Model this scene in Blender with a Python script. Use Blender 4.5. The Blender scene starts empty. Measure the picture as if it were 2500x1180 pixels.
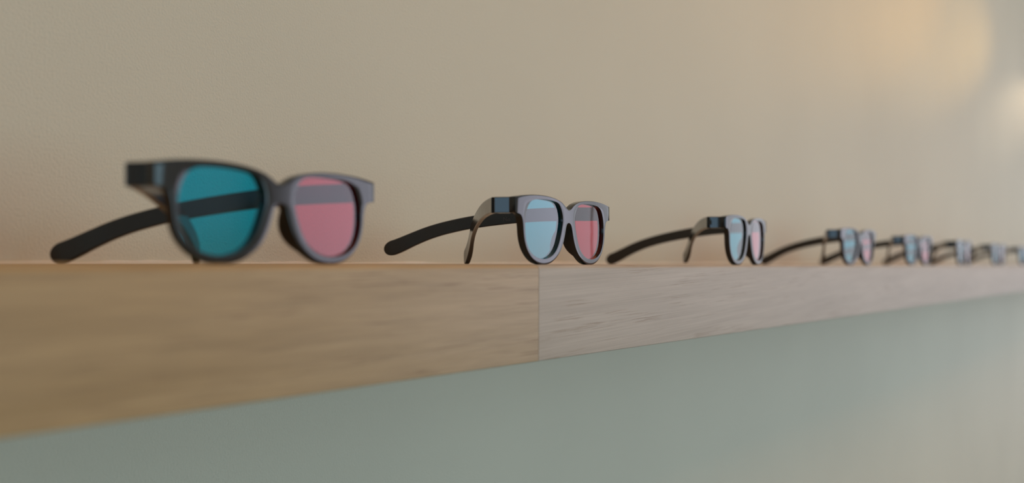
import bpy, bmesh, math, random
from mathutils import Vector, Matrix
from mathutils import noise as mnoise

random.seed(7)
scene = bpy.context.scene
C = scene.collection
MM = 0.001
R = math.radians

# ---------------------------------------------------------------- layout constants
# world: X runs along the shelf (away from the camera), Y towards the wall, Z up
SHELF_Z = 1.300          # shelf top
EDGE_Y = 0.3375          # front face of the shelf
WALL_Y = 0.5650          # painted wall
SHELF_T = 0.0573         # shelf thickness
TH = R(30.947)           # angle between view axis and shelf
CEIL_Z = 2.75
X0, X1 = -3.2, 6.4       # room ends
Y0 = -5.4                # opposite wall

# ---------------------------------------------------------------- camera
cam_d = bpy.data.cameras.new('camera')
cam = bpy.data.objects.new('camera', cam_d)
C.objects.link(cam)
cam_d.sensor_width = 36.0
cam_d.sensor_fit = 'HORIZONTAL'
cam_d.lens = 36.0 * 2813.1 / 2500.0
cam_d.shift_y = 53.6 / 2500.0
cam_d.clip_start = 0.01
fwd = Vector((math.cos(TH), math.sin(TH), 0))
right = Vector((math.sin(TH), -math.cos(TH), 0))
up = Vector((0, 0, 1))
roll = R(-0.168)
r2 = right * math.cos(roll) - up * math.sin(roll)
u2 = right * math.sin(roll) + up * math.cos(roll)
m = Matrix((r2, u2, -fwd)).transposed().to_4x4()
m.translation = Vector((0, 0, SHELF_Z + 0.00074))
cam.matrix_world = m
cam_d.dof.use_dof = True
cam_d.dof.focus_distance = 0.80
cam_d.dof.aperture_fstop = 4.6
cam_d.dof.aperture_blades = 0
scene.camera = cam

# ---------------------------------------------------------------- world, light, exposure
scene.view_settings.view_transform = 'Standard'
scene.view_settings.look = 'None'
scene.view_settings.exposure = 0.0
scene.view_settings.gamma = 1.0
scene.view_settings.use_curve_mapping = False
world = bpy.data.worlds.new('world')
scene.world = world
world.use_nodes = True
bg = world.node_tree.nodes['Background']
bg.inputs[0].default_value = (0.62, 0.74, 0.9, 1)
bg.inputs[1].default_value = 0.1


def area(name, loc, aim, sx, sy, radiance, col):
    d = bpy.data.lights.new(name, 'AREA')
    d.shape = 'RECTANGLE'
    d.size, d.size_y = sx, sy
    d.energy = radiance * math.pi * sx * sy
    d.color = col
    o = bpy.data.objects.new(name, d)
    C.objects.link(o)
    o.location = loc
    dirv = Vector(aim) - Vector(loc)
    o.rotation_euler = dirv.to_track_quat('-Z', 'Y').to_euler()
    return o


# daylight entering the three window openings
WIN_END = (-4.75, 0.25, 0.35, 2.45)      # y0,y1,z0,z1 in the far end wall
WIN_OPP = (-0.6, 4.2, 0.30, 2.40)        # x0,x1,z0,z1 in the opposite wall
WIN_NEAR = (-1.9, 0.30, 1.20, 1.85)      # y0,y1,z0,z1 in the wall behind the camera


def win_light(name, axis, pos, w, radiance, col):
    a0, a1, z0, z1 = w
    c = (a0 + a1) / 2
    zc = (z0 + z1) / 2
    if axis == 'x':
        loc = (pos, c, zc)
        aim = (0.6, c, zc)
    else:
        loc = (c, pos, zc)
        aim = (c, 0, zc)
    o = area(name, loc, aim, a1 - a0, z1 - z0, radiance, col)
    return o


# far end window as two lights, dimmed nearest the shelf wall to set reflections
win_light('daylight_end_window', 'x', X1 + 0.10, (-4.75, -1.9, 0.35, 2.45), 2.590, (0.850, 0.850, 1.000))
win_light('daylight_end_window', 'x', X1 + 0.10, (-1.9, 0.25, 0.35, 2.45), 1.2, (0.90, 0.92, 1.0))
win_light('daylight_opposite_window', 'y', Y0 - 0.10, WIN_OPP, 2.95, (0.570, 0.870, 1.0))
win_light('daylight_near_window', 'x', X0 - 0.10, WIN_NEAR, 2.4, (0.48, 0.76, 1.0))
# warm ceiling panels of the room
for px, py, rad in ((0.5, -0.75, 1.30), (2.6, -0.75, 1.37), (5.0, -0.75, 0.77)):
    area('ceiling_panel_light', (px, py, CEIL_Z - 0.045), (px, py, 0), 2.0, 1.2, rad, (1.0, 0.38, 0.05))


def spot(loc, aim, e, ang, blend, col):
    d = bpy.data.lights.new('wall_spot', 'SPOT')
    d.energy = e
    d.color = col
    d.spot_size = R(ang)
    d.spot_blend = blend
    d.shadow_soft_size = 0.03
    o = bpy.data.objects.new('wall_spot', d)
    C.objects.link(o)
    o.location = loc
    o.rotation_euler = (Vector(aim) - Vector(loc)).to_track_quat('-Z', 'Y').to_euler()


spot((5.2, -0.15, 2.30), (2.05, WALL_Y, SHELF_Z + 0.58), 34.0, 13, 1.0, (1.0, 0.47, 0.03))
spot((6.2, -0.15, 2.30), (3.05, WALL_Y, SHELF_Z + 0.62), 48.0, 10, 1.0, (1.0, 0.57, 0.11))
spot((6.3, 0.22, 2.20), (4.55, WALL_Y, SHELF_Z + 0.55), 22.0, 10, 1.0, (1.0, 0.74, 0.45))


# ---------------------------------------------------------------- materials
def newmat(name):
    mt = bpy.data.materials.new(name)
    mt.use_nodes = True
    nt = mt.node_tree
    b = nt.nodes['Principled BSDF']
    return mt, nt, b


def N(nt, t, **kw):
    n = nt.nodes.new(t)
    for k, v in kw.items():
        setattr(n, k, v)
    return n


def ramp(nt, stops):
    r = N(nt, 'ShaderNodeValToRGB')
    el = r.color_ramp.elements
    while len(el) < len(stops):
        el.new(0.5)
    for e, (p, c) in zip(el, stops):
        e.position = p
        e.color = (*c, 1)
    return r


def mat_paint(name, col, bump_scale=600.0, strength=0.5):
    mt, nt, b = newmat(name)
    tc = N(nt, 'ShaderNodeTexCoord')
    n1 = N(nt, 'ShaderNodeTexNoise')
    n1.inputs['Scale'].default_value = bump_scale
    n1.inputs['Detail'].default_value = 3
    n2 = N(nt, 'ShaderNodeTexNoise')
    n2.inputs['Scale'].default_value = 2.3
    n2.inputs['Detail'].default_value = 2
    mix = ramp(nt, [(0.3, tuple(c * 0.965 for c in col)), (0.7, tuple(min(1, c * 1.03) for c in col))])
    nt.links.new(tc.outputs['Object'], n1.inputs['Vector'])
    nt.links.new(tc.outputs['Object'], n2.inputs['Vector'])
    nt.links.new(n2.outputs['Fac'], mix.inputs['Fac'])
    nt.links.new(mix.outputs['Color'], b.inputs['Base Color'])
    bp = N(nt, 'ShaderNodeBump')
    bp.inputs['Strength'].default_value = strength
    bp.inputs['Distance'].default_value = 0.0014
    nt.links.new(n1.outputs['Fac'], bp.inputs['Height'])
    nt.links.new(bp.outputs['Normal'], b.inputs['Normal'])
    b.inputs['Roughness'].default_value = 0.62
    return mt


def mat_wood(name, base, dark, pore, tilt, pore_amt, seed, spec=0.45, seam_sheen=None, fine_x=9, fine_z=620, pore_x=34, pore_z=1100):
    """oak: long soft bands, fine lines and short dark pores along X"""
    mt, nt, b = newmat(name)
    tc = N(nt, 'ShaderNodeTexCoord')
    mp = N(nt, 'ShaderNodeMapping')
    mp.inputs['Location'].default_value = (seed, seed * 0.37, seed * 0.11)
    mp.inputs['Rotation'].default_value = (0, tilt, 0)
    nt.links.new(tc.outputs['Object'], mp.inputs['Vector'])

    def stretched(sx, sz, detail, dist=0.0):
        s = N(nt, 'ShaderNodeMapping')
        s.inputs['Scale'].default_value = (sx, sz, sz)
        nt.links.new(mp.outputs['Vector'], s.inputs['Vector'])
        n = N(nt, 'ShaderNodeTexNoise')
        n.inputs['Scale'].default_value = 1.0
        n.inputs['Detail'].default_value = detail
        n.inputs['Roughness'].default_value = 0.55
        n.inputs['Distortion'].default_value = dist
        nt.links.new(s.outputs['Vector'], n.inputs['Vector'])
        return n.outputs['Fac']
    broad = stretched(6, 95, 3, 0.4)
    fine = stretched(fine_x, fine_z, 2)
    pores = stretched(pore_x, pore_z, 2)
    region = stretched(9, 170, 2)
    r1 = ramp(nt, [(0.32, dark), (0.62, base)])
    nt.links.new(broad, r1.inputs['Fac'])
    tone = r1.outputs['Color']
    if seam_sheen:
        # grey sheen put into the plank's base colour, growing along X towards the seam
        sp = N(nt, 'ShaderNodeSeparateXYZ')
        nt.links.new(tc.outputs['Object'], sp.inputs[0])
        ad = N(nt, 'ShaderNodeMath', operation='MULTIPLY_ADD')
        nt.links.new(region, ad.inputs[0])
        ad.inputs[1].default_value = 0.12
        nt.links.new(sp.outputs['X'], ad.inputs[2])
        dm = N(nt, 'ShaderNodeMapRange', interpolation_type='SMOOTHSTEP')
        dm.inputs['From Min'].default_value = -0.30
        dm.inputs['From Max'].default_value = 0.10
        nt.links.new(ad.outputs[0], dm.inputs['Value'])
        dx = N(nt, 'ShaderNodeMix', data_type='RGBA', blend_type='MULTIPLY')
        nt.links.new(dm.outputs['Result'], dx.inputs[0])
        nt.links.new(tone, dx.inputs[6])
        dx.inputs[7].default_value = (*seam_sheen, 1)
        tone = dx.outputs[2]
    r2_ = ramp(nt, [(0.35, (0.90, 0.895, 0.89)), (0.65, (1.03, 1.03, 1.03))])
    nt.links.new(fine, r2_.inputs['Fac'])
    mul = N(nt, 'ShaderNodeMix', data_type='RGBA', blend_type='MULTIPLY')
    mul.inputs[0].default_value = 1.0
    nt.links.new(tone, mul.inputs[6])
    nt.links.new(r2_.outputs['Color'], mul.inputs[7])
    # pores gathered in streaks
    a = N(nt, 'ShaderNodeMapRange')
    a.inputs['From Min'].default_value = 0.53
    a.inputs['From Max'].default_value = 0.66
    nt.links.new(pores, a.inputs['Value'])
    c = N(nt, 'ShaderNodeMapRange')
    c.inputs['From Min'].default_value = 0.51
    c.inputs['From Max'].default_value = 0.60
    nt.links.new(region, c.inputs['Value'])
    pm = N(nt, 'ShaderNodeMath', operation='MULTIPLY')
    nt.links.new(a.outputs['Result'], pm.inputs[0])
    nt.links.new(c.outputs['Result'], pm.inputs[1])
    pm2 = N(nt, 'ShaderNodeMath', operation='MULTIPLY')
    pm2.inputs[1].default_value = pore_amt
    nt.links.new(pm.outputs[0], pm2.inputs[0])
    mx = N(nt, 'ShaderNodeMix', data_type='RGBA')
    nt.links.new(pm2.outputs[0], mx.inputs[0])
    nt.links.new(mul.outputs[2], mx.inputs[6])
    mx.inputs[7].default_value = (*pore, 1)
    nt.links.new(mx.outputs[2], b.inputs['Base Color'])
    bp = N(nt, 'ShaderNodeBump')
    bp.inputs['Strength'].default_value = 0.25
    bp.inputs['Distance'].default_value = 0.0004
    nt.links.new(fine, bp.inputs['Height'])
    nt.links.new(bp.outputs['Normal'], b.inputs['Normal'])
    b.inputs['Roughness'].default_value = 0.46
    b.inputs['Specular IOR Level'].default_value = spec
    return mt


def mat_plastic(name, col, rough):
    mt, nt, b = newmat(name)
    tc = N(nt, 'ShaderNodeTexCoord')
    n = N(nt, 'ShaderNodeTexNoise')
    n.inputs['Scale'].default_value = 180
    n.inputs['Detail'].default_value = 2
    nt.links.new(tc.outputs['Object'], n.inputs['Vector'])
    mr = N(nt, 'ShaderNodeMapRange')
    mr.inputs['To Min'].default_value = rough * 0.8
    mr.inputs['To Max'].default_value = rough * 1.25
    nt.links.new(n.outputs['Fac'], mr.inputs['Value'])
    nt.links.new(mr.outputs['Result'], b.inputs['Roughness'])
    b.inputs['Base Color'].default_value = (*col, 1)
    b.inputs['IOR'].default_value = 1.52
    return mt


def mat_lens(name, tint, ior=1.5):
    """thin tinted film: coloured see-through plus a clear surface reflection"""
    mt = bpy.data.materials.new(name)
    mt.use_nodes = True
    nt = mt.node_tree
    nt.nodes.clear()
    out = N(nt, 'ShaderNodeOutputMaterial')
    geo = N(nt, 'ShaderNodeNewGeometry')
    tc = N(nt, 'ShaderNodeTexCoord')
    nz = N(nt, 'ShaderNodeTexNoise')
    nz.inputs['Scale'].default_value = 40
    nt.links.new(tc.outputs['Object'], nz.inputs['Vector'])
    rp = ramp(nt, [(0.3, tuple(c * 0.97 for c in tint)), (0.7, tint)])
    nt.links.new(nz.outputs['Fac'], rp.inputs['Fac'])
    cm = N(nt, 'ShaderNodeMix', data_type='RGBA')
    nt.links.new(geo.outputs['Backfacing'], cm.inputs[0])
    nt.links.new(rp.outputs['Color'], cm.inputs[6])
    cm.inputs[7].default_value = (1, 1, 1, 1)
    tr = N(nt, 'ShaderNodeBsdfTransparent')
    nt.links.new(cm.outputs[2], tr.inputs['Color'])
    gl = N(nt, 'ShaderNodeBsdfGlossy')
    gl.inputs['Roughness'].default_value = 0.02
    gl.inputs['Color'].default_value = (1, 1, 1, 1)
    fr = N(nt, 'ShaderNodeFresnel')
    fr.inputs['IOR'].default_value = ior
    inv = N(nt, 'ShaderNodeMath', operation='SUBTRACT')
    inv.inputs[0].default_value = 1.0
    nt.links.new(geo.outputs['Backfacing'], inv.inputs[1])
    ml = N(nt, 'ShaderNodeMath', operation='MULTIPLY')
    nt.links.new(fr.outputs[0], ml.inputs[0])
    nt.links.new(inv.outputs[0], ml.inputs[1])
    ms = N(nt, 'ShaderNodeMixShader')
    nt.links.new(ml.outputs[0], ms.inputs[0])
    nt.links.new(tr.outputs[0], ms.inputs[1])
    nt.links.new(gl.outputs[0], ms.inputs[2])
    nt.links.new(ms.outputs[0], out.inputs['Surface'])
    return mt


M_WALL = mat_paint('wall_paint', (0.682, 0.645, 0.515))
M_CEIL = mat_paint('ceiling_paint', (0.78, 0.77, 0.74), 200, 0.1)
M_CAULK = mat_paint('caulk', (0.86, 0.84, 0.77), 900, 0.3)
M_FLOOR = mat_wood('floor_wood', (0.40, 0.40, 0.40), (0.35, 0.35, 0.35), (0.2, 0.2, 0.2), 0, 0.2, 3.1)
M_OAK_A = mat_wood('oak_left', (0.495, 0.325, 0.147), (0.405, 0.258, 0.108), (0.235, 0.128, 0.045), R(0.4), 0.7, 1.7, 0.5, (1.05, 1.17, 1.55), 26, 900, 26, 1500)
M_OAK_B = mat_wood('oak_right', (0.525, 0.45, 0.365), (0.465, 0.395, 0.315), (0.29, 0.20, 0.12), R(1.8), 0.55, 5.3, 0.32, None, 7, 950, 30, 1500)
M_BLACK = mat_plastic('black_plastic', (0.012, 0.011, 0.010), 0.13)
M_TEMPLE = mat_plastic('temple_plastic', (0.012, 0.010, 0.009), 0.16)
M_GLOSS = mat_plastic('gloss_plastic', (0.012, 0.013, 0.016), 0.07)
M_MARK = mat_plastic('raised_mark', (0.055, 0.05, 0.05), 0.3)
M_CYAN = mat_lens('cyan_film', (0.004, 0.58, 1.0))
M_RED = mat_lens('red_film', (0.80, 0.05, 0.11))
M_FRAME = mat_plastic('window_frame_paint', (0.75, 0.75, 0.74), 0.4)


# ---------------------------------------------------------------- helpers
def link(name, me, mat, parent=None, loc=(0, 0, 0), rot=(0, 0, 0)):
    o = bpy.data.objects.new(name, me)
    C.objects.link(o)
    if mat:
        me.materials.append(mat)
    o.parent = parent
    o.location = loc
    o.rotation_euler = rot
    return o


def mesh_of(bm, name, smooth=True, angle=40):
    bmesh.ops.recalc_face_normals(bm, faces=bm.faces)
    me = bpy.data.meshes.new(name)
    bm.to_mesh(me)
    bm.free()
    if smooth:
        for p in me.polygons:
            p.use_smooth = True
        try:
            me.set_sharp_from_angle(angle=R(angle))
        except Exception:
            pass
    return me


def box_bm(x0, x1, y0, y1, z0, z1, bevel=0.0, seg=2):
    bm = bmesh.new()
    v = [bm.verts.new((x, y, z)) for x in (x0, x1) for y in (y0, y1) for z in (z0, z1)]
    for f in ((0, 1, 3, 2), (4, 6, 7, 5), (0, 4, 5, 1), (2, 3, 7, 6), (0, 2, 6, 4), (1, 5, 7, 3)):
        bm.faces.new([v[i] for i in f])
    if bevel:
        bmesh.ops.bevel(bm, geom=bm.edges[:], offset=bevel, segments=seg, affect='EDGES', profile=0.5)
    return bm


def tag(o, label=None, cat=None, group=None, kind=None):
    if label:
        o['label'] = label
    if cat:
        o['category'] = cat
    if group:
        o['group'] = group
    if kind:
        o['kind'] = kind
    return o


# ---------------------------------------------------------------- the room
def wall_with_hole(name, axis, pos, thick, a_range, hole, mat):
    """a wall slab at X=pos or Y=pos with one window opening, built of four blocks joined in one mesh"""
    a0, a1 = a_range
    h0, h1, z0, z1 = hole
    bm = bmesh.new()
    for (p0, p1, q0, q1) in ((a0, h0, 0, CEIL_Z), (h1, a1, 0, CEIL_Z), (h0, h1, 0, z0), (h0, h1, z1, CEIL_Z)):
        if axis == 'x':
            b2 = box_bm(pos, pos + thick, p0, p1, q0, q1)
        else:
            b2 = box_bm(p0, p1, pos, pos + thick, q0, q1)
        tmp = bpy.data.meshes.new('tmp')
        b2.to_mesh(tmp)
        b2.free()
        bm.from_mesh(tmp)
        bpy.data.meshes.remove(tmp)
    o = link(name, mesh_of(bm, name, False), mat)
    return tag(o, kind='structure')


def window_frame(n, axis, pos, hole, bars):
    h0, h1, z0, z1 = hole
    root = bpy.data.objects.new('window_%d' % n, None)
    C.objects.link(root)
    tag(root, kind='structure')
    w = 0.05

    def piece(nm, p0, p1, q0, q1):
        if axis == 'x':
            b2 = box_bm(pos, pos + 0.06, p0, p1, q0, q1, 0.004)
        else:
            b2 = box_bm(p0, p1, pos, pos + 0.06, q0, q1, 0.004)
        link(nm, mesh_of(b2, nm), M_FRAME, root)
    piece('frame_rail', h0, h1, z0, z0 + w)
    piece('frame_rail', h0, h1, z1 - w, z1)
    piece('frame_stile', h0, h0 + w, z0 + w, z1 - w)
    piece('frame_stile', h1 - w, h1, z0 + w, z1 - w)
    for k in range(1, bars):
        c = h0 + (h1 - h0) * k / bars
        piece('mullion', c - 0.02, c + 0.02, z0 + w, z1 - w)


wb = link('wall_back', mesh_of(box_bm(X0, X1, WALL_Y, WALL_Y + 0.12, 0, CEIL_Z), 'wall_back', False), M_WALL)
tag(wb, kind='structure')
fl = link('floor', mesh_of(box_bm(X0, X1, Y0, WALL_Y, -0.1, 0), 'floor', False), M_FLOOR)
tag(fl, kind='structure')
ce = link('ceiling', mesh_of(box_bm(X0, X1, Y0, WALL_Y, CEIL_Z, CEIL_Z + 0.1), 'ceiling', False), M_CEIL)
tag(ce, kind='structure')
wall_with_hole('wall_far_end', 'x', X1, 0.08, (Y0, WALL_Y + 0.12), WIN_END, M_WALL)
wall_with_hole('wall_near_end', 'x', X0 - 0.08, 0.08, (Y0, WALL_Y + 0.12), WIN_NEAR, M_WALL)
wall_with_hole('wall_opposite', 'y', Y0 - 0.08, 0.08, (X0, X1), WIN_OPP, M_WALL)
window_frame(1, 'x', X1 + 0.01, WIN_END, 3)
window_frame(2, 'x', X0 - 0.07, WIN_NEAR, 1)
window_frame(3, 'y', Y0 - 0.07, WIN_OPP, 4)

# irregular bead of filler where the shelf meets the wall
bm = bmesh.new()
prev = None
nst = 900
for i in range(nst + 1):
    x = -0.6 + 6.6 * (i / nst) ** 1.6
    h = 0.0018 + 0.0014 * mnoise.noise((x * 16, 1.3, 0)) + 0.0007 * mnoise.noise((x * 75, 4.3, 0))
    d = 0.0030 + 0.0012 * mnoise.noise((x * 22, 7.7, 0)) + 0.0006 * mnoise.noise((x * 90, 2.1, 0))
    h = max(h, 0.0004)
    prof = [(0.0, h), (-d * 0.35, h * 0.85), (-d * 0.8, h * 0.4), (-d, -0.0003), (0.0, -0.0003)]
    ring = [bm.verts.new((x, WALL_Y + 0.0002 + a, SHELF_Z + b)) for a, b in prof]
    if prev:
        for k in range(5):
            bm.faces.new((prev[k], prev[(k + 1) % 5], ring[(k + 1) % 5], ring[k]))
    else:
        bm.faces.new(ring)
    prev = ring
bm.faces.new(prev)
tag(link('trim_1', mesh_of(bm, 'trim_1', True, 80), M_CAULK), kind='structure')

# ---------------------------------------------------------------- the shelf: two oak boards butted together
SEAM_X = 0.0158 * math.sin(TH) + 0.6830 * math.cos(TH)
shelf = bpy.data.objects.new('oak_shelf', None)
C.objects.link(shelf)
shelf.location = (SEAM_X, EDGE_Y, SHELF_Z)
tag(shelf, 'long pale oak wall shelf carrying the row of glasses', 'shelf')


def board(x0, x1, mat):
    bm = bmesh.new()
    # rounded front profile in (y,z), shelf-local: y=0 is the front face, z=0 is the top
    r = 0.0027
    dep = WALL_Y - EDGE_Y
    prof = []
    for k in range(7):
        a = math.pi / 2 * k / 6
        prof.append((r - r * math.sin(a), -r + r * math.cos(a)))
    rb = 0.0008
    for k in range(5):
        a = math.pi / 2 * k / 4
        prof.append((rb - rb * math.cos(a), -SHELF_T + rb - rb * math.sin(a)))
    prof.append((dep, -SHELF_T))
    prof.append((dep, 0))
    e = 0.00025
    st = [(x0, e), (x0 + e, 0), (x1 - e, 0), (x1, e)]
    rings = []
    yc, zc = dep / 2, -SHELF_T / 2
    for x, ins in st:
        rings.append([bm.verts.new((x, y + (ins if y < yc else 0), z - (ins if z > zc else -ins))) for y, z in prof])
    n = len(prof)
    for a, b in zip(rings, rings[1:]):
        for k in range(n):
            bm.faces.new((a[k], a[(k + 1) % n], b[(k + 1) % n], b[k]))
    bm.faces.new(rings[0])
    bm.faces.new(rings[-1])
    return link('board', mesh_of(bm, 'board', True, 30), mat, shelf)


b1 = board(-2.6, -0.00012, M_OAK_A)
b1['label'] = 'tan oak board with brown grain streaks'
b2 = board(0.00012, X1 - SEAM_X - 0.3, M_OAK_B)
b2['label'] = 'paler greyish oak board with slanting grain'


# ---------------------------------------------------------------- the glasses
W2 = 72.5
SAG = 1.92
FT = 4.6        # frame thickness


def catmull(pts, n):
    """sample a Catmull-Rom curve through pts, n+1 samples at even arc length"""
    P = [Vector(p) for p in pts]
    dense = []
    for i in range(len(P) - 1):
        p0 = P[i - 1] if i > 0 else P[i] * 2 - P[i + 1]
        p3 = P[i + 2] if i + 2 < len(P) else P[i + 1] * 2 - P[i]
        for k in range(24):
            t = k / 24
            dense.append(0.5 * ((2 * P[i]) + (P[i + 1] - p0) * t + (2 * p0 - 5 * P[i] + 4 * P[i + 1] - p3) * t * t +
                                (3 * P[i] - p0 - 3 * P[i + 1] + p3) * t ** 3))
    dense.append(P[-1])
    L = [0]
    for a, b in zip(dense, dense[1:]):
        L.append(L[-1] + (b - a).length)
    out = []
    j = 0
    for k in range(n + 1):
        s = L[-1] * k / n
        while j < len(L) - 2 and L[j + 1] < s:
            j += 1
        f = (s - L[j]) / max(1e-9, L[j + 1] - L[j])
        out.append(dense[j].lerp(dense[j + 1], f))
    return out


# half outline (u>0), measured on the pair in focus: smooth runs between sharp corners
TOP = [(0, 36.4), (2.6, 36.8), (6.2, 38.8), (11.5, 41.0), (20, 42.8), (30, 43.8), (42, 44.1), (54, 43.7), (64, 42.8), (72.5, 41.6)]
SIDE = [(72.5, 41.6), (72.6, 37), (72.5, 31.8)]
RIM = [(72.5, 31.8), (68.3, 31.5), (65.2, 29.6), (63.6, 25), (62.7, 19), (61.2, 14), (58.2, 9.2), (52.6, 4.5), (45.5, 1.3), (37, 0.0),
       (28, 0.9), (20, 4.0), (13.2, 8.6), (9, 14), (6.3, 19.6), (4.6, 24.2), (2.9, 26.8), (0, 27.8)]
OPEN = [(12.0, 36.6), (14.2, 39.0), (17.8, 40.5), (26, 41.4), (37, 41.6), (48, 41.0), (54.2, 39.2), (57.6, 36), (60.0, 31), (60.9, 25.5), (60.3, 18),
        (58, 12.2), (54, 8.0), (47, 4.9), (37.6, 3.7), (28.5, 4.8), (21.2, 8.0), (16.2, 12.6), (12.4, 19.5), (10.2, 25.5), (9.6, 29), (10.1, 33), (12.0, 36.6)]


def closed_curve(pts, n):
    """closed loop resampled"""
    m_ = len(pts) - 1
    ext = pts[-3:-1] + pts + pts[1:3]
    P = [Vector(p) for p in ext]
    dense = []
    for i in range(2, 2 + m_):
        p0, p1, p2, p3 = P[i - 1], P[i], P[i + 1], P[i + 2]
        for k in range(16):
            t = k / 16
            dense.append(0.5 * ((2 * p1) + (p2 - p0) * t + (2 * p0 - 5 * p1 + 4 * p2 - p3) * t * t + (3 * p1 - p0 - 3 * p2 + p3) * t ** 3))
    return dense


def frac_on(dense, pt):
    best = min(range(len(dense)), key=lambda i: (dense[i] - Vector(pt)).length)
    return best


_open_dense = closed_curve(OPEN, 0)


def open_between(a, b, n):
    i, j = frac_on(_open_dense, a), frac_on(_open_dense, b)
    if j <= i:
        j += len(_open_dense)
    seg = [_open_dense[k % len(_open_dense)] for k in range(i, j + 1)]
    L = [0]
    for p, q in zip(seg, seg[1:]):
        L.append(L[-1] + (q - p).length)
    out = []
    w = 0
    for k in range(n + 1):
        s = L[-1] * k / n
        while w < len(L) - 2 and L[w + 1] < s:
            w += 1
        f = (s - L[w]) / max(1e-9, L[w + 1] - L[w])
        out.append(seg[w].lerp(seg[w + 1], f))
    return out


def sub(run, a, b):
    i = min(range(len(run)), key=lambda k: (run[k] - Vector(a)).length)
    j = min(range(len(run)), key=lambda k: (run[k] - Vector(b)).length)
    return run[i:j + 1]


def resample(seg, n):
    L = [0]
    for p, q in zip(seg, seg[1:]):
        L.append(L[-1] + (q - p).length)
    out = []
    w = 0
    for k in range(n + 1):
        s = L[-1] * k / n
        while w < len(L) - 2 and L[w + 1] < s:
            w += 1
        f = (s - L[w]) / max(1e-9, L[w + 1] - L[w])
        out.append(seg[w].lerp(seg[w + 1], f))
    return out


_top = catmull(TOP, 300)
_side = catmull(SIDE, 40)
_rim = catmull(RIM, 500)
PAIRS = [  # outer run, outer a, outer b, opening a, opening b, samples
    (_top, (0, 36.4), (11.5, 41.0), (12.0, 36.6), (17.8, 40.5), 10),
    (_top, (11.5, 41.0), (54, 43.7), (17.8, 40.5), (48, 41.0), 16),
    (_top, (54, 43.7), (72.5, 41.6), (48, 41.0), (56.4, 37.6), 8),
    (_side, (72.5, 41.6), (72.5, 31.8), (56.4, 37.6), (60.0, 31), 6),
    (_rim, (72.5, 31.8), (63.6, 25), (60.0, 31), (60.9, 25.5), 10),
    (_rim, (63.6, 25), (58.2, 9.2), (60.9, 25.5), (56.4, 10.2), 12),
    (_rim, (58.2, 9.2), (37, 0.0), (56.4, 10.2), (37.6, 3.7), 16),
    (_rim, (37, 0.0), (13.2, 8.6), (37.6, 3.7), (17, 11.7), 16),
    (_rim, (13.2, 8.6), (4.6, 24.2), (17, 11.7), (10.8, 23.5), 12),
    (_rim, (4.6, 24.2), (0, 27.8), (10.8, 23.5), (9.7, 28.2), 8),
    ([Vector((0, 27.8)), Vector((0, 32.1)), Vector((0, 36.4))], (0, 27.8), (0, 36.4), (9.7, 28.2), (12.0, 36.6), 6),
]


def bend(u, y):
    return y + SAG * (u / W2) ** 2


def half_loops():
    outer, inner = [], []
    for run, a, b, ia, ib, n in PAIRS:
        o = resample(sub(run, a, b), n)
        i = open_between(ia, ib, n)
        outer += o[:-1]
        inner += i[:-1]
    return outer, inner


def frame_mesh():
    outer, inner = half_loops()
    n = len(outer)
    NR = 3
    bm = bmesh.new()
    for s in (1, -1):
        front, back = [], []
        for k in range(n):
            fr, bk = [], []
            for j in range(NR + 1):
                t = j / NR
                p = inner[k].lerp(outer[k], t)
                u = p.x * s
                fr.append(bm.verts.new((u * MM, bend(u, 0) * MM, p.y * MM)))
                bk.append(bm.verts.new((u * MM, bend(u, FT) * MM, p.y * MM)))
            front.append(fr)
            back.append(bk)
        for k in range(n):
            k2 = (k + 1) % n
            for j in range(NR):
                bm.faces.new((front[k][j], front[k][j + 1], front[k2][j + 1], front[k2][j]))
                bm.faces.new((back[k][j], back[k2][j], back[k2][j + 1], back[k][j + 1]))
            bm.faces.new((front[k][0], front[k2][0], back[k2][0], back[k][0]))
            on_axis = abs(outer[k].x) < 1e-6 and abs(outer[k2].x) < 1e-6
            if not on_axis:
                bm.faces.new((front[k][NR], back[k][NR], back[k2][NR], front[k2][NR]))
    bmesh.ops.remove_doubles(bm, verts=bm.verts, dist=1e-6)
    bmesh.ops.recalc_face_normals(bm, faces=bm.faces)
    # soften the moulded edges
    ed = [e for e in bm.edges if len(e.link_faces) == 2 and e.calc_face_angle(0) > R(50)]
    bmesh.ops.bevel(bm, geom=ed, offset=0.45 * MM, segments=2, affect='EDGES', profile=0.5, clamp_overlap=True)
    return mesh_of(bm, 'frame', True, 24)


def lens_mesh():
    """plate filling one opening (u>0 side), slightly larger than it, set back into the rim"""
    dense = _open_dense[::3]
    c = Vector((36, 23))
    n = len(dense)
    bm = bmesh.new()
    layers = []
    for y in (1.7, 2.3):
        rings = []
        for t in (0.34, 0.68, 1.0):
            ring = []
            for p in dense:
                q = c + (p - c) * t * 1.015
                ring.append(bm.verts.new((q.x * MM, bend(q.x, y) * MM, q.y * MM)))
            rings.append(ring)
        cv = bm.verts.new((c.x * MM, bend(c.x, y) * MM, c.y * MM))
        layers.append((cv, rings))
    for cv, rings in layers:
        for k in range(n):
            k2 = (k + 1) % n
            bm.faces.new((cv, rings[0][k], rings[0][k2]))
            for a, b in zip(rings, rings[1:]):
                bm.faces.new((a[k], b[k], b[k2], a[k2]))
    for k in range(n):
        k2 = (k + 1) % n
        bm.faces.new((layers[0][1][-1][k], layers[1][1][-1][k], layers[1][1][-1][k2], layers[0][1][-1][k2]))
    return mesh_of(bm, 'lens', True, 40)


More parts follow.
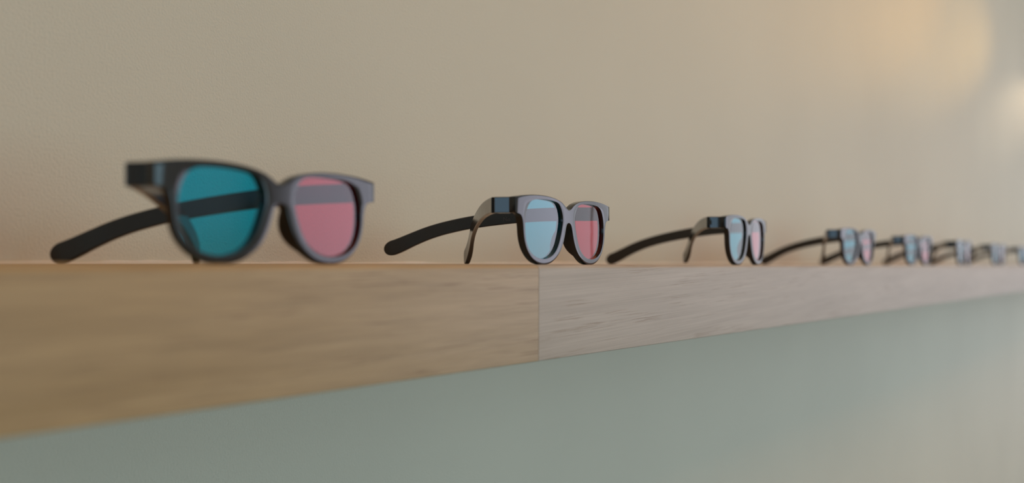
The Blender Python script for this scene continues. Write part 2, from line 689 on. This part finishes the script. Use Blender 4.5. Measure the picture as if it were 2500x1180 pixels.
def nose_mesh():
    """flared nose rest behind the inner rim (u>0 side)"""
    run = resample(sub(_rim, (20, 4.0), (3.6, 26.0)), 20)
    bm = bmesh.new()
    prev = None
    n = len(run)
    for k, p in enumerate(run):
        t = k / (n - 1)
        depth = FT - 0.5 + 4.6 * max(0.0, math.sin(math.pi * t ** 1.25)) ** 0.9
        d = (run[min(k + 1, n - 1)] - run[max(k - 1, 0)]).normalized()
        nn = Vector((d.y, -d.x))
        if nn.x < 0:
            nn = -nn            # towards the lens
        out = -0.9 * math.sin(math.pi * t)
        pts = []
        for (off, y) in ((0.25, 2.2), (out, depth * 0.72), (out * 0.7 + 0.5, depth - 0.35), (1.5, depth), (2.6, depth - 0.9), (3.2, 4.2), (3.0, 2.2)):
            q = p + nn * off
            pts.append(bm.verts.new((q.x * MM, bend(q.x, y) * MM, q.y * MM)))
        if prev:
            for j in range(7):
                bm.faces.new((prev[j], prev[(j + 1) % 7], pts[(j + 1) % 7], pts[j]))
        else:
            bm.faces.new(pts)
        prev = pts
    bm.faces.new(prev)
    return mesh_of(bm, 'nose_pad', True, 55)


HINGE = Vector((72.0, 15.5))    # pivot (u, back) of the folding arms


def end_mesh(s):
    """block that turns the corner from the front to the arm (s = side)"""
    y0, y1 = 3.6, 14.2
    pts = []
    bm = bmesh.new()
    # plan outline: outer face leans a little so that it looks forward
    plan = [(71.4, y0), (72.1, y0 + 0.3), (74.8, y1 - 0.4), (74.1, y1), (68.0, y1), (66.4, y0)]
    lo, hi = [], []
    for (u, y) in plan:
        lo.append(bm.verts.new((u * s * MM, (y + SAG) * MM, 31.75 * MM)))
        hi.append(bm.verts.new((u * s * MM, (y + SAG) * MM, 41.55 * MM)))
    n = len(plan)
    for k in range(n):
        bm.faces.new((lo[k], lo[(k + 1) % n], hi[(k + 1) % n], hi[k]))
    bm.faces.new(lo)
    bm.faces.new(hi)
    bmesh.ops.recalc_face_normals(bm, faces=bm.faces)
    bmesh.ops.bevel(bm, geom=bm.edges[:], offset=0.4 * MM, segments=2, affect='EDGES', profile=0.5)
    return mesh_of(bm, 'end_piece', True, 15)


# centre line of an arm: distance from the hinge, height above the shelf, half height
ARM = [(0, 36.7, 4.9), (20, 36.9, 4.95), (45, 36.2, 4.9), (70, 34.0, 4.8), (93, 31.0, 4.7), (112, 27.2, 4.75), (126, 23.2, 4.9),
       (138, 18.6, 5.1), (148, 14.4, 5.5), (155, 12.0, 5.7), (161, 10.4, 5.8)]
ARM_ROUND = 8.0      # length of the rounded end


def arm_mesh(s, length, bow, z_shift, hook=0.0, curl=0.0):
    """swept bar with rounded edges, local origin at the hinge, +Y = away from the front; s = side"""
    bm = bmesh.new()
    k_ = length / 161.0
    raw = catmull([(t, z) for t, z, _ in ARM], 240)
    pts = [p for i, p in enumerate(raw) if i % 5 == 0 and p.x < 161 - ARM_ROUND]
    tail = [p for p in raw if p.x >= 161 - ARM_ROUND]
    pts += tail
    th = 1.45
    prev = None

    def half_at(t):
        for (a, _, h0), (b, _, h1) in zip(ARM, ARM[1:]):
            if t <= b:
                return h0 + (h1 - h0) * (t - a) / (b - a)
        return ARM[-1][2]
    rings = []
    # rounded end: extra closing rings
    for i, p in enumerate(pts):
        d = (pts[min(i + 1, len(pts) - 1)] - pts[max(i - 1, 0)]).normalized()
        up_ = Vector((-d.y, d.x))
        h = half_at(p.x)
        e_ = max(0.0, (p.x - (161 - ARM_ROUND)) / ARM_ROUND)
        round_ = math.sqrt(max(0.0, 1 - e_ * e_))
        h *= max(0.06, round_)
        th_i = th * (1.0 if p.x > 6 else 1.12)
        if p.x > 128:
            th_i = th * (1 + 0.25 * min(1.0, (p.x - 128) / 16.0))
        th_i *= max(0.35, round_ ** 0.5)
        inward = bow * (p.x / 161.0) ** 2 - curl * max(0.0, (p.x - 132) / 29.0) ** 2
        hk = hook * max(0.0, (p.x - 118) / 43.0) ** 1.5
        ring = []
        for (a, b) in ((-1, -0.86), (-0.72, -1), (0.72, -1), (1, -0.86), (1, 0.86), (0.72, 1), (-0.72, 1), (-1, 0.86)):
            q = p + up_ * (b * h)
            ring.append(bm.verts.new(((a * th_i - s * inward) * MM, q.x * k_ * MM, (q.y + z_shift - hk) * MM)))
        rings.append(ring)
    n = 8
    for a, b in zip(rings, rings[1:]):
        for j in range(n):
            bm.faces.new((a[j], a[(j + 1) % n], b[(j + 1) % n], b[j]))
    bm.faces.new(rings[0])
    bm.faces.new(rings[-1])
    return mesh_of(bm, 'arm', True, 24)


def knuckle_mesh():
    """short hinge barrel with two leaves"""
    bm = bmesh.new()
    bmesh.ops.create_cone(bm, cap_ends=True, segments=14, radius1=1.5 * MM, radius2=1.5 * MM, depth=4.2 * MM)
    for y0, y1 in ((-3.2, -0.4), (0.4, 3.2)):
        b2 = box_bm(-0.7 * MM, 0.7 * MM, y0 * MM, y1 * MM, -2.0 * MM, 2.0 * MM)
        tmp = bpy.data.meshes.new('tmp')
        b2.to_mesh(tmp)
        b2.free()
        bm.from_mesh(tmp)
        bpy.data.meshes.remove(tmp)
    return mesh_of(bm, 'hinge', True, 40)


ME_FRAME = frame_mesh()
ME_LENS_R = lens_mesh()
ME_LENS_L = ME_LENS_R.copy()
ME_LENS_L.transform(Matrix.Diagonal((-1, 1, 1, 1)))
ME_LENS_L.flip_normals()
ME_NOSE_R = nose_mesh()
ME_NOSE_L = ME_NOSE_R.copy()
ME_NOSE_L.transform(Matrix.Diagonal((-1, 1, 1, 1)))
ME_NOSE_L.flip_normals()
ME_END = {1: end_mesh(1), -1: end_mesh(-1)}
ME_KN = knuckle_mesh()
for me_, mt_ in ((ME_FRAME, M_BLACK), (ME_LENS_R, M_RED), (ME_LENS_L, M_CYAN), (ME_NOSE_R, M_TEMPLE), (ME_NOSE_L, M_TEMPLE),
                 (ME_END[1], M_GLOSS), (ME_END[-1], M_GLOSS), (ME_KN, M_TEMPLE)):
    me_.materials.append(mt_)


def text_mesh(body, size, depth):
    cu = bpy.data.curves.new('txt', 'FONT')
    cu.body = body
    cu.size = size
    cu.extrude = depth
    cu.resolution_u = 3
    o = bpy.data.objects.new('txt', cu)
    C.objects.link(o)
    dg = bpy.context.evaluated_depsgraph_get()
    me = bpy.data.meshes.new_from_object(o.evaluated_get(dg))
    bpy.data.objects.remove(o)
    return me


def glasses(x, y, yaw, label, far_fold, near_fold, far_pitch=0.0, near_pitch=0.0, far_len=161, near_len=161,
            near_hook=0.0, near_bow=5.0, lettering=False):
    root = bpy.data.objects.new('anaglyph_glasses', None)
    C.objects.link(root)
    root.empty_display_size = 0.02
    root.location = (x, y, SHELF_Z)
    root.rotation_euler = (0, 0, R(yaw))
    tag(root, label, 'glasses', 'red and cyan glasses lined up along the shelf')
    link('frame', ME_FRAME, None, root)
    a = link('lens', ME_LENS_L, None, root)
    a['label'] = 'cyan lens'
    b = link('lens', ME_LENS_R, None, root)
    b['label'] = 'red lens'
    link('nose_pad', ME_NOSE_L, None, root)
    link('nose_pad', ME_NOSE_R, None, root)
    for s, fold, pitch, ln, hook, bow in ((-1, near_fold, near_pitch, near_len, near_hook, near_bow), (1, far_fold, far_pitch, far_len, 0.0, 3.0)):
        link('end_piece', ME_END[s], None, root)
        px, py = HINGE.x * s * MM, (HINGE.y + SAG) * MM
        zc = 36.7
        me = arm_mesh(s, ln, bow, -zc, hook, 3.0 if s < 0 else 0.0)
        t = link('temple_arm', me, M_TEMPLE, root, (px, py, zc * MM))
        # +Y of the arm swings inwards (towards u = 0) when folding
        t.rotation_euler = (R(-pitch), 0, R(fold) * s)
        link('hinge', ME_KN, None, t, (-s * 1.4 * MM, -0.4 * MM, 0))
        if lettering and s == 1:
            tm = text_mesh('No', 4.4 * MM, 0.06 * MM)
            lt = link('lettering', tm, M_MARK, t)
            lt['label'] = 'small raised letters'
            # inner face looks towards -X of the arm; text reads towards the hinge
            lt.rotation_euler = (R(90), 0, R(-90))
            lt.location = (-2.02 * MM, 65.5 * MM, -4.6 * MM)
    return root


def row(s, D):
    return s * MM, D * MM


G = [
    # s, D, yaw, far fold, near fold, far pitch, near pitch, far len, near len, hook, label
    (395.4, 359.8, 0.77, 20.0, 50.5, 2.32, 1.62, 168, 146, 3.0, 15.0, 'largest black glasses with cyan and red lenses, out of focus at the left'),
    (676.3, 361.4, 3.03, 10.0, 51.5, 0.0, 1.62, 161, 158, 2.6, 8.0, 'sharply focused black glasses with cyan and red lenses above the board joint'),
    (1013.3, 355.0, 5.13, -9.0, 63.6, 2.42, 1.3, 161, 152, 2.0, 6.0, 'black glasses third from the left, slightly blurred with pale blue end piece'),
    (1420, 357, -2.05, -17.0, 68.0, 2.42, 1.78, 161, 152, 2.0, 6.0, 'black glasses fourth from the left, their long arm reaching behind the third pair'),
    (1764, 357, -4.0, 0.0, 68.0, 2.42, 1.78, 161, 152, 2.0, 6.0, 'blurred black glasses fifth from the left, with pale blue and pink lenses'),
    (2144, 357, -0.05, -18.0, 66.0, 2.42, 1.78, 161, 152, 2.0, 6.0, 'blurred black glasses sixth from the left, beside the pink-lensed fifth pair'),
    (2544, 357, -3.0, -18.0, 66.0, 2.42, 1.78, 161, 152, 2.0, 6.0, 'very blurred small glasses seventh from the left, second last in view'),
    (2956, 357, -4.0, -18.0, 66.0, 2.42, 1.78, 161, 152, 2.0, 6.0, 'farthest tiny blurred glasses at the right edge of the picture'),
]
for i, (s, D, yaw, ff, nf, fp, np_, fl_, nl_, hk, bw, lab) in enumerate(G):
    glasses(s * MM, D * MM, yaw, lab, ff, nf, fp, np_, fl_, nl_, hk, bw, lettering=(i == 1))
